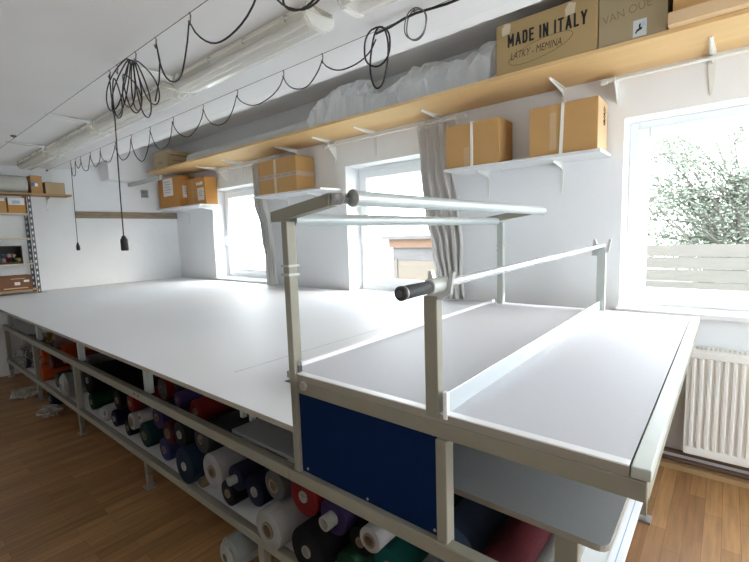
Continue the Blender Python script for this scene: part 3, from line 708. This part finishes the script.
# ------------------------------------------------------------------ ceiling lamps
LX = [(-6.07, -4.98), (-4.92, -3.76), (-3.70, -2.46), (-2.40, -1.20), (-1.10, .10)]
LN = ['strip light nearest the far wall, fifth from the camera', 'second strip light from the far wall on the ceiling', 'third strip light from the far wall, in the middle of the row', 'fourth strip light from the far wall, with an open clear end cap', 'strip light cut by the top picture edge, nearest the camera']
LY = .305
for (a, b), lb in zip(LX, LN):
    t = thing('ceiling_light', lb, 'ceiling light', ((a+b)/2, LY, 2.45), 'fluorescent strip lights on the ceiling')
    MB().prism([(LY-.068, 2.4498), (LY+.068, 2.4498), (LY+.075, 2.418), (LY-.075, 2.418)], 'x', a+.03, b-.03).build('housing', 'lamp_body', t, bevel=.003)
    dp = [(LY-.080, 2.418), (LY-.078, 2.392), (LY-.055, 2.374), (LY-.02, 2.370), (LY, 2.376), (LY+.02, 2.370), (LY+.055, 2.374), (LY+.078, 2.392), (LY+.080, 2.418)]
    MB().prism(dp, 'x', a+.045, b-.045).build('diffuser', 'diffuser', t)
    for y in (LY-.04, LY+.04):
        MB().tube([(a+.075, y, 2.398), (b-.075, y, 2.398)], .0125, 14).build('tube', 'tube_white', t, smooth=True)
    for x in (a+.03, b-.06):
        MB().prism([(LY-.074, 2.4495), (LY+.074, 2.4495), (LY+.080, 2.40), (LY+.045, 2.366), (LY-.045, 2.366), (LY-.080, 2.40)], 'x', x, x+.03).build('end_cap', 'diffuser', t, bevel=.004)
    for k in range(4):
        x = a+.15+(b-a-.3)*k/3
        for sy in (-1, 1):
            MB().tube([(x, LY+sy*.080, 2.428), (x, LY+sy*.094, 2.424), (x, LY+sy*.096, 2.408), (x, LY+sy*.084, 2.400)], .003, 6).build('clip', 'steel', t)
    if a > -6:
        MB().prism([(-.06, 2.447), (.02, 2.436), (LY-.085, 2.43), (LY-.085, 2.436), (.02, 2.442), (-.06, 2.4495)], 'x', a-.02, a+.05).build('mounting_strip', 'tube_white', t)

# ------------------------------------------------------------------ wires and cables under the ceiling
def wire(y, x0, x1, z, label):
    t = thing('tension_wire', label, 'wire', ((x0+x1)/2, y, z))
    MB().tube([(x0, y, z), (x1, y, z)], .0016, 6).build('strand', 'wire', t)
    for x in (x0+.004, x1-.004): MB().lathe([(0,0),(.012,0),(.012,.012),(0,.02)], (x, y, z), 'x' if x < 0 else 'x', 10).build('wall_eye', 'wire', t)
    return t
ZW = 2.425
wire(.58, XL, XR, ZW, 'thin wire along the ceiling right of the strip lights')
wire(-.06, XL, XR, ZW, 'thin wire along the ceiling left of the strip lights')
for x in (-4.62, -1.0):
    st = thing('wire_stay', 'small dark ceiling anchor holding the left wire near %s' % ('the far end' if x < -3 else 'the camera'), 'anchor', (x, -.06, 2.45))
    MB().tube([(x, -.06, 2.45), (x, -.06, ZW)], .003, 6).lathe([(0,0),(.022,0),(.018,-.012),(0,-.014)], (x, -.06, 2.45), 'z', 12).build('anchor', 'wire', st)
def sag(a, b, low, n=14):
    """cable hanging between two points, lowest point at height low"""
    out = []
    for k in range(n+1):
        q = k/n; x = a[0]+(b[0]-a[0])*q; top = a[1]+(b[1]-a[1])*q
        out.append((x, top - (top-low)*(4*q*(1-q))**.75))
    return out
def cable_path(y, pts2): return [(x, y + .004*math.sin(i*.7), z) for i, (x, z) in enumerate(pts2)]
# right-hand cable
hx = [-5.479, -5.312, -5.156, -4.86, -4.588, -4.217, -3.862, -3.493, -3.103, -2.673, -2.266, -1.82, -1.511, -1.16]
lows = [2.24, 2.30, 2.25, 2.255, 2.26, 2.23, 2.172, 2.214, 2.24, 2.245, 2.285, 2.285, 2.30]
c1 = thing('power_cable', 'thin black cable looped along the right wire, lampholder at its far end', 'cable', (-3.2, .58, ZW))
path = [(-5.52, 1.52), (-5.50, 2.0), (-5.479, ZW-.03)]
for a, b, lo in zip(hx, hx[1:], lows): path += sag((a, ZW-.035), (b, ZW-.035), lo+.01)[1:]
MB().tube(cable_path(.578, path), .0032, 8).build('cord', 'black_cable', c1, smooth=True)
for x in hx[:-1]:
    MB().tube([(x, .578, ZW+.004), (x, .585, ZW-.006), (x, .58, ZW-.045), (x, .573, ZW-.03)], .003, 6).build('hook', 'wire', c1)
MB().lathe([(0, 1.445), (.016, 1.445), (.019, 1.455), (.019, 1.49), (.012, 1.51), (.006, 1.535), (0, 1.535)], (-5.52, .578, 0), 'z', 16).build('lampholder', 'black_cable', c1, smooth=True)
def loop(cx, cz, rx, rz, y, r, tilt=0., turns=1, dy=.0):
    pts = []
    for k in range(int(28*turns)):
        a = 2*math.pi*k/28 + math.pi/2
        x, z = rx*math.cos(a)*(1+.04*math.sin(k*.9)), rz*math.sin(a)
        pts.append((cx + x*math.cos(tilt) - z*math.sin(tilt), y + dy*math.sin(a*.5) + .004*k/28, cz + x*math.sin(tilt) + z*math.cos(tilt)))
    return pts
for (cx, cz, rx, rz, tl) in ((-1.155, 2.355, .075, .085, .25), (-1.145, 2.305, .05, .13, -.1)):
    MB().tube(loop(cx, cz, rx, rz, .575, .0045, tl, 1.05), .0042, 8).build('coil', 'black_cable', c1, smooth=True)
c1b = thing('power_cable', 'short run of black cable with a small grey coil above the plastic sheeting', 'cable', (-.9, .58, ZW))
MB().tube([(-1.16, .578, ZW-.012), (-1.08, .58, ZW-.008), (-1.0, .582, ZW+.004), (-.94, .58, ZW+.004), (-.80, .58, ZW-.01), (-.5, .58, ZW-.015), (-.1, .58, ZW-.012)], .0055, 8).build('cord', 'black_cable', c1b, smooth=True)
MB().tube(loop(-.945, 2.385, .052, .062, .575, .003, .1, 2.1, .01), .0028, 8).build('coil', 'wire', c1b, smooth=True)
# left-hand cable
c2 = thing('power_cable', 'thick black cable coiled on the left wire with a socket hanging low over the table', 'cable', (-2.2, -.06, ZW))
MB().tube([(-2.484, -.06, 1.545), (-2.478, -.06, 1.75), (-2.462, -.06, 2.0), (-2.465, -.055, 2.17), (-2.47, -.06, 2.3), (-2.47, -.06, ZW-.02)], .0034, 8).build('drop_cord', 'black_cable', c2, smooth=True)
MB().lathe([(0, 1.470), (.016, 1.470), (.019, 1.474), (.019, 1.532), (.015, 1.536), (.008, 1.552), (0, 1.555)], (-2.484, -.06, 0), 'z', 16).build('socket', 'black_cable', c2, smooth=True)
def petal(tx, tz, dx, dz, wd, y):
    L = math.hypot(dx, dz); ux, uz = dx/L, dz/L; out = []
    for k in range(29):
        a = 2*math.pi*k/28; q = (1-math.cos(a))/2; w_ = wd*math.sin(a)*(.35+.75*q)
        out.append((tx + ux*L*q - uz*w_, y + .006*math.sin(a), tz + uz*L*q + ux*w_))
    return out
for i, (tx, tz, dx, dz, wd) in enumerate(((-2.17, 2.395, -.30, -.16, .085), (-2.17, 2.395, -.25, -.205, .075), (-2.17, 2.395, -.09, -.20, .075), (-2.17, 2.395, .02, -.24, .05), (-2.17, 2.395, .11, -.285, .055), (-2.17, 2.395, .20, -.235, .06), (-2.47, 2.39, .03, -.21, .05), (-2.365, 2.385, .16, -.21, .07))):
    MB().tube(petal(tx, tz, dx, dz, wd, -.06+.007*(i-3)), .0032, 8).build('coil', 'black_cable', c2, smooth=True)
pth = [(-1.97, 2.16), (-1.92, 2.24), (-1.90, 2.32), (-1.922, ZW-.02)] + sag((-1.922, ZW-.03), (-1.611, ZW-.03), 2.20)[1:] + sag((-1.611, ZW-.03), (-1.12, ZW-.02), 2.25)[1:] + sag((-1.12, ZW-.03), (-.70, ZW-.03), 2.21)[1:]
MB().tube(cable_path(-.06, pth), .0036, 8).build('cord', 'black_cable', c2, smooth=True)
MB().tube(loop(-.93, 2.29, .10, .075, -.06, .004, .1, 1.05), .0036, 8).build('coil', 'black_cable', c2, smooth=True)
for x in (-2.47, -2.365, -2.14, -1.922, -1.611, -1.12): MB().tube([(x, -.06, ZW+.004), (x, -.054, ZW-.006), (x, -.06, ZW-.045), (x, -.066, ZW-.03)], .003, 6).build('hook', 'wire', c2)

# ------------------------------------------------------------------ the left wall
ws = thing('wall_plank', 'weathered wooden batten fixed across the left wall', 'plank', (XL, 1.5, 1.85))
box(XL, XL+.022, .825, 2.145, 1.848, 1.935).build('batten', 'old_wood', ws, bevel=.003)
vn = thing('wall_vent', 'small square grey vent high on the left wall', 'vent', (XL, 1.70, 2.15))
box(XL, XL+.012, 1.655, 1.755, 2.145, 2.255).build('frame', 'tube_grey', vn, bevel=.003)
vm = MB()
for k in range(5): vm.box(XL+.012, XL+.016, 1.668, 1.742, 2.158+k*.019, 2.166+k*.019)
vm.build('louvre', 'dark_steel', vn)
pl = thing('plank_shelf', 'raw wooden plank shelf high on the left wall', 'shelf', (XL, .3, 2.1))
box(XL+.002, -6.14, -.55, .745, 2.102, 2.122).build('board', 'raw_wood', pl)
for y in (.545, -.35):
    MB().prism([(y-.014, 2.102), (y+.014, 2.102), (y+.004, 1.93), (y-.004, 1.93)], 'x', XL+.0005, XL+.006).prism([(XL+.002, 2.101), (-6.2, 2.101), (-6.2, 2.092), (XL+.03, 2.06), (XL+.002, 2.03)], 'y', y-.002, y+.002).build('bracket', 'steel', pl)
ZP = 2.1225
x_ = (-6.36, -6.19)
pbx = thing('plastic_bundle', 'grey plastic-wrapped bundle on the plank shelf at the left picture edge', 'bundle', (-6.28, .06, ZP))
mbb = MB().lathe([(.0, -.33), (.095, -.33), (.10, -.30)] + [(.10, -.30+.062*k) for k in range(1, 10)] + [(.095, .335), (0, .335)], (-6.275, 0, ZP+.101), 'y', 30, lambda a, tt, i: .03*noise.noise(Vector((math.cos(a)*3, math.sin(a)*3, tt*9))))
mbb.build('cloth', 'bundle_cloth', pbx, smooth=True)
cx1 = carton('tan box with blue and white tape on the plank shelf', *x_, .362, .475, ZP, 2.330, mat='card', lip=False)
box(-6.1895, -6.1888, .362, .40, 2.205, 2.245).build('tape', 'blue_tape', cx1)
box(-6.1895, -6.1888, .40, .43, 2.205, 2.240).build('paper_label', 'paper', cx1)
cx2 = carton('low brown cardboard box at the right end of the plank shelf', *x_, .497, .695, ZP, 2.262, mat='card_brown', lip=False)
box(-6.1895, -6.1888, .50, .69, ZP+.004, 2.258).build('side_panel', 'card_pale', cx2)

su = thing('shelving_unit', 'black perforated-angle shelving unit with pale boards standing against the left wall', 'shelving unit', (-6.26, .05, ZM))
ZU = ZM+.0005
def upright(x, y, sx, sy):
    m = MB(); w = .034; n = 17; z0, z1 = ZU, 2.098; st = (z1-z0)/n
    # perforated L-angle: solid rims, bridges between the slots
    for (ax, ex) in (('y', sy), ('x', sx)):
        for q in (0, 1):
            a, b = (0, .010) if q == 0 else (w-.010, w)
            if ax == 'y': m.box(min(x, x+.002*sx), max(x, x+.002*sx), min(y+a*ex, y+b*ex), max(y+a*ex, y+b*ex), z0, z1)
            else: m.box(min(x+a*ex, x+b*ex), max(x+a*ex, x+b*ex), min(y, y+.002*sy), max(y, y+.002*sy), z0, z1)
        for k in range(n+1):
            zz = z0+k*st; za, zb = max(z0, zz-.018), min(z1, zz+.018)
            if ax == 'y': m.box(min(x, x+.002*sx), max(x, x+.002*sx), min(y+.01*ex, y+(w-.01)*ex), max(y+.01*ex, y+(w-.01)*ex), za, zb)
            else: m.box(min(x+.01*ex, x+(w-.01)*ex), max(x+.01*ex, x+(w-.01)*ex), min(y, y+.002*sy), max(y, y+.002*sy), za, zb)
    return m
UX0, UX1, UY0, UY1 = -6.365, -6.135, -.225, .335
for (x, y, sx, sy) in ((UX1, UY1, -1, -1), (UX0, UY1, 1, -1), (UX1, UY0, -1, 1), (UX0, UY0, 1, 1)):
    u = upright(x, y, sx, sy).build('upright', 'dark_steel', su)
    box(min(x, x+.05*sx) - (.0), max(x, x+.05*sx), min(y, y+.05*sy), max(y, y+.05*sy), ZM+.0003, ZM+.004).build('foot', 'steel', u)
box(UX1-.03, UX1+.06, UY1-.01, UY1+.045, ZM+.0003, ZM+.004).build('foot_plate', 'steel', su)
for z in (1.01, 1.312, 1.605, 1.89):
    box(UX0+.003, UX1-.003, UY0+.003, UY1-.003, z-.016, z).build('shelf_board', 'cream_board' if z > 1.2 else 'raw_wood', su)
q1 = carton('box with big white paper label on the top board of the black shelving', -6.35, -6.15, .125, .285, 1.8905, 2.065, mat='card_orange', lip=False)
box(-6.1495, -6.1488, .13, .275, 1.98, 2.06).build('paper_label', 'paper', q1)
box(-6.1487, -6.1482, .165, .235, 1.995, 2.03).build('print', 'sticker_blue', q1)
q2 = carton('tan box at the left picture edge on the top board of the black shelving', -6.35, -6.15, -.06, .112, 1.8905, 2.06, mat='card', lip=False)
box(-6.1495, -6.1488, .01, .10, 2.02, 2.055).build('paper_label', 'paper', q2)
cr = thing('open_crate', 'dark open-fronted crate of colourful scraps on the third board of the black shelving', 'crate', (-6.25, .11, 1.3125))
MB().box(-6.34, -6.16, .005, .015, 1.3125, 1.52).box(-6.34, -6.16, .195, .205, 1.3125, 1.52).box(-6.34, -6.33, .015, .195, 1.3125, 1.52).box(-6.33, -6.16, .015, .195, 1.3125, 1.320).box(-6.175, -6.16, .015, .195, 1.32, 1.335).box(-6.33, -6.16, .015, .195, 1.51, 1.52).build('crate', 'crate', cr)
scr = [('cloth_white', 'white'), ('cloth_red', 'red'), ('cloth_green', 'green'), ('cloth_yellow', 'yellow'), ('cloth_blue', 'blue'), ('cloth_white', 'grey white'), ('cloth_pink', 'pink')]
for k, (mt, nm) in enumerate(scr):
    y = .038 + (k % 4)*.044; z = 1.354 + (k//4)*.05
    bm = bmesh.new(); bmesh.ops.create_icosphere(bm, subdivisions=3, radius=.024)
    for v in bm.verts: v.co *= 1 + .5*noise.noise(v.co*45 + Vector((k*5, 0, 0)))
    me = bpy.data.meshes.new('cloth_scrap'); bm.to_mesh(me); bm.free(); me.materials.append(MAT[mt])
    o = bpy.data.objects.new('cloth_scrap', me); COL.objects.link(o); o.location = (-6.20 + .012*(k % 2), y, z + .004)
    tag(o, 'small %s cloth scrap in the dark crate' % nm, 'cloth', 'scraps in the dark crate')
cb = carton('dark brown printed box on the bottom board of the black shelving', -6.35, -6.15, -.12, .262, 1.0105, 1.178, mat='card_brown', lip=False)
MB().box(-6.1495, -6.1488, .10, .15, 1.07, 1.105).box(-6.1495, -6.1488, .185, .235, 1.10, 1.125).build('paper_label', 'paper', cb)
MB().box(-6.1495, -6.1488, .0, .22, 1.03, 1.042).box(-6.1495, -6.1488, .07, .20, 1.14, 1.147).build('print', 'card_light', cb)

# ------------------------------------------------------------------ outside the windows
struct(box(6.0, 9.0, -3.0, 3.45, -.6, 4.4).build('sun_blocker', 'plaster'))  # unseen block added to keep direct sun out of the right-wall opening
gr_ = box(-16, 12, YW+WT+.02, 22, -.9, -.6).build('ground', 'ground_mat'); struct(gr_)
fe = thing('garden_fence', 'pale horizontal slat fence outside the near window', 'fence', (1.0, 5.2, -.6))
for x in (-2.2, -.75, .7, 2.15, 3.6, 5.0): box(x-.045, x+.045, 5.22, 5.30, -.6, 1.30).build('post', 'fence_wood', fe)
for k in range(12): box(-2.3, 5.1, 5.19, 5.22, -.48+k*.147, -.48+k*.147+.139).build('slat', 'fence_wood', fe)
def tree(name, label, x, y, z0, h, spread, nleaf, seed):
    rnd = random.Random(seed); t = thing(name, label, 'tree', (x, y, z0))
    tr = MB(); tips = []
    tr.tube([(x, y, z0), (x+.1, y, z0+h*.35), (x-.05, y+.05, z0+h*.6)], [.07, .055, .04], 8)
    for k in range(70):
        b0 = Vector((x+rnd.uniform(-.1, .1), y, z0+h*rnd.uniform(.2, .6)))
        e0 = Vector((x+rnd.uniform(-1, 1)*spread, y+rnd.uniform(-.6, .6)*spread*.6, z0+h*rnd.uniform(.35, 1.0)))
        mid = (b0+e0)/2 + Vector((rnd.uniform(-.2, .2), rnd.uniform(-.2, .2), rnd.uniform(.05, .35)))
        tr.tube([b0, (b0+mid)/2+Vector((0,0,.05)), mid, (mid+e0)/2+Vector((0,0,.06)), e0], [.016, .012, .009, .006, .003], 6)
        tips.append((b0, mid, e0))
    tr.build('branches', 'bark', t).name = 'branchwork'
    lf = MB()
    for k in range(nleaf):
        b0, mid, e0 = rnd.choice(tips); q = rnd.random()
        p = mid.lerp(e0, q) if rnd.random() < .75 else b0.lerp(mid, q)
        p = p + Vector((rnd.gauss(0, .10), rnd.gauss(0, .10), rnd.gauss(0, .10)))
        a = Vector((rnd.gauss(0,1), rnd.gauss(0,1), rnd.gauss(0,.6))).normalized(); c = a.orthogonal().normalized(); s_ = rnd.uniform(.016, .040); w_ = s_*.5
        nrm = a.cross(c)*.006
        lf.add([p, p+a*s_+c*w_+nrm, p+a*s_*2.1, p+a*s_-c*w_+nrm], [(0,1,2,3)])
    lf.build('foliage', 'leaf', t)
    return t
tree('garden_tree', 'bare-branched leafy tree behind the slat fence outside the near window', .2, 7.1, -.6, 4.6, 3.0, 27000, 3)
tree('garden_tree', 'second leafy tree left of the first, seen behind the near window', -.2, 9.2, -.6, 3.8, 1.5, 8000, 5)
tree('garden_shrub', 'leafy shrub outside the window by the far corner', -8.2, 5.6, -.6, 2.3, 1.1, 4000, 9)
hs = thing('garden_shed', 'low timber shed with an orange band outside the middle window', 'shed', (-3.8, 7.2, -.6))
box(-5.5, -3.35, 6.4, 8.0, -.6, .95).build('wall', 'shed_board', hs)
box(-5.5, -3.35, 6.39, 8.0, .95, 1.22).build('window_band', 'shed_grey', hs)
box(-5.55, -3.28, 6.32, 8.05, 1.22, 1.40).build('fascia', 'shed_orange', hs)
box(-5.65, -3.2, 6.2, 8.1, 1.40, 1.47).build('roof', 'shed_grey', hs)
for x in (-5.4, -4.42, -3.5): box(x-.02, x+.02, 6.375, 6.39, -.6, .98).build('batten', 'fence_wood', hs)

# ------------------------------------------------------------------ light
w = bpy.data.worlds.new('sky'); S.world = w; w.use_nodes = True
n = w.node_tree.nodes; l = w.node_tree.links; bg = n['Background']
sk = n.new('ShaderNodeTexSky'); sk.sky_type = 'NISHITA'; sk.sun_disc = False; sk.sun_elevation = R(28); sk.sun_rotation = R(50); sk.dust_density = 3; sk.air_density = 1
mx = n.new('ShaderNodeMix'); mx.data_type = 'RGBA'; mx.inputs['Factor'].default_value = .97; mx.inputs['B'].default_value = (.93, .96, 1.0, 1)
l.new(sk.outputs['Color'], mx.inputs['A']); l.new(mx.outputs['Result'], bg.inputs['Color'])
bg.inputs['Strength'].default_value = 7.0
sl = bpy.data.lights.new('sun', 'SUN'); sl.energy = 5.0; sl.angle = R(.6); sl.color = (1, .98, .95)
so = bpy.data.objects.new('sun', sl); COL.objects.link(so); so.location = (3, 5, 6)
so.rotation_euler = Vector((-3.15, -1, -1.75)).to_track_quat('-Z', 'Y').to_euler()
for i, (a, b, z0, z1) in enumerate(WINS):
    al = bpy.data.lights.new('window_portal', 'AREA'); al.shape = 'RECTANGLE'; al.size = b-a; al.size_y = z1-z0; al.cycles.is_portal = True
    ao = bpy.data.objects.new('window_portal', al); COL.objects.link(ao); ao.location = ((a+b)/2, YW+WT-.02, (z0+z1)/2)
    ao.rotation_euler = (R(-90), 0, 0)
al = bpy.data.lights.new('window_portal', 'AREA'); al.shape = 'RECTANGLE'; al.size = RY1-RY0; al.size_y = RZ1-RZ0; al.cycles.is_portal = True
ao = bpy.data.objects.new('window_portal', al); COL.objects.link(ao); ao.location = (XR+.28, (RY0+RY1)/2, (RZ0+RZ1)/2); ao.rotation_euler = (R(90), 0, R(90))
S.view_settings.view_transform = 'Standard'; S.view_settings.look = 'None'; S.view_settings.gamma = 1; S.view_settings.exposure = 0.95
S.cycles.use_denoising = True
S.cycles.max_bounces = 10; S.cycles.diffuse_bounces = 7; S.cycles.transparent_max_bounces = 24
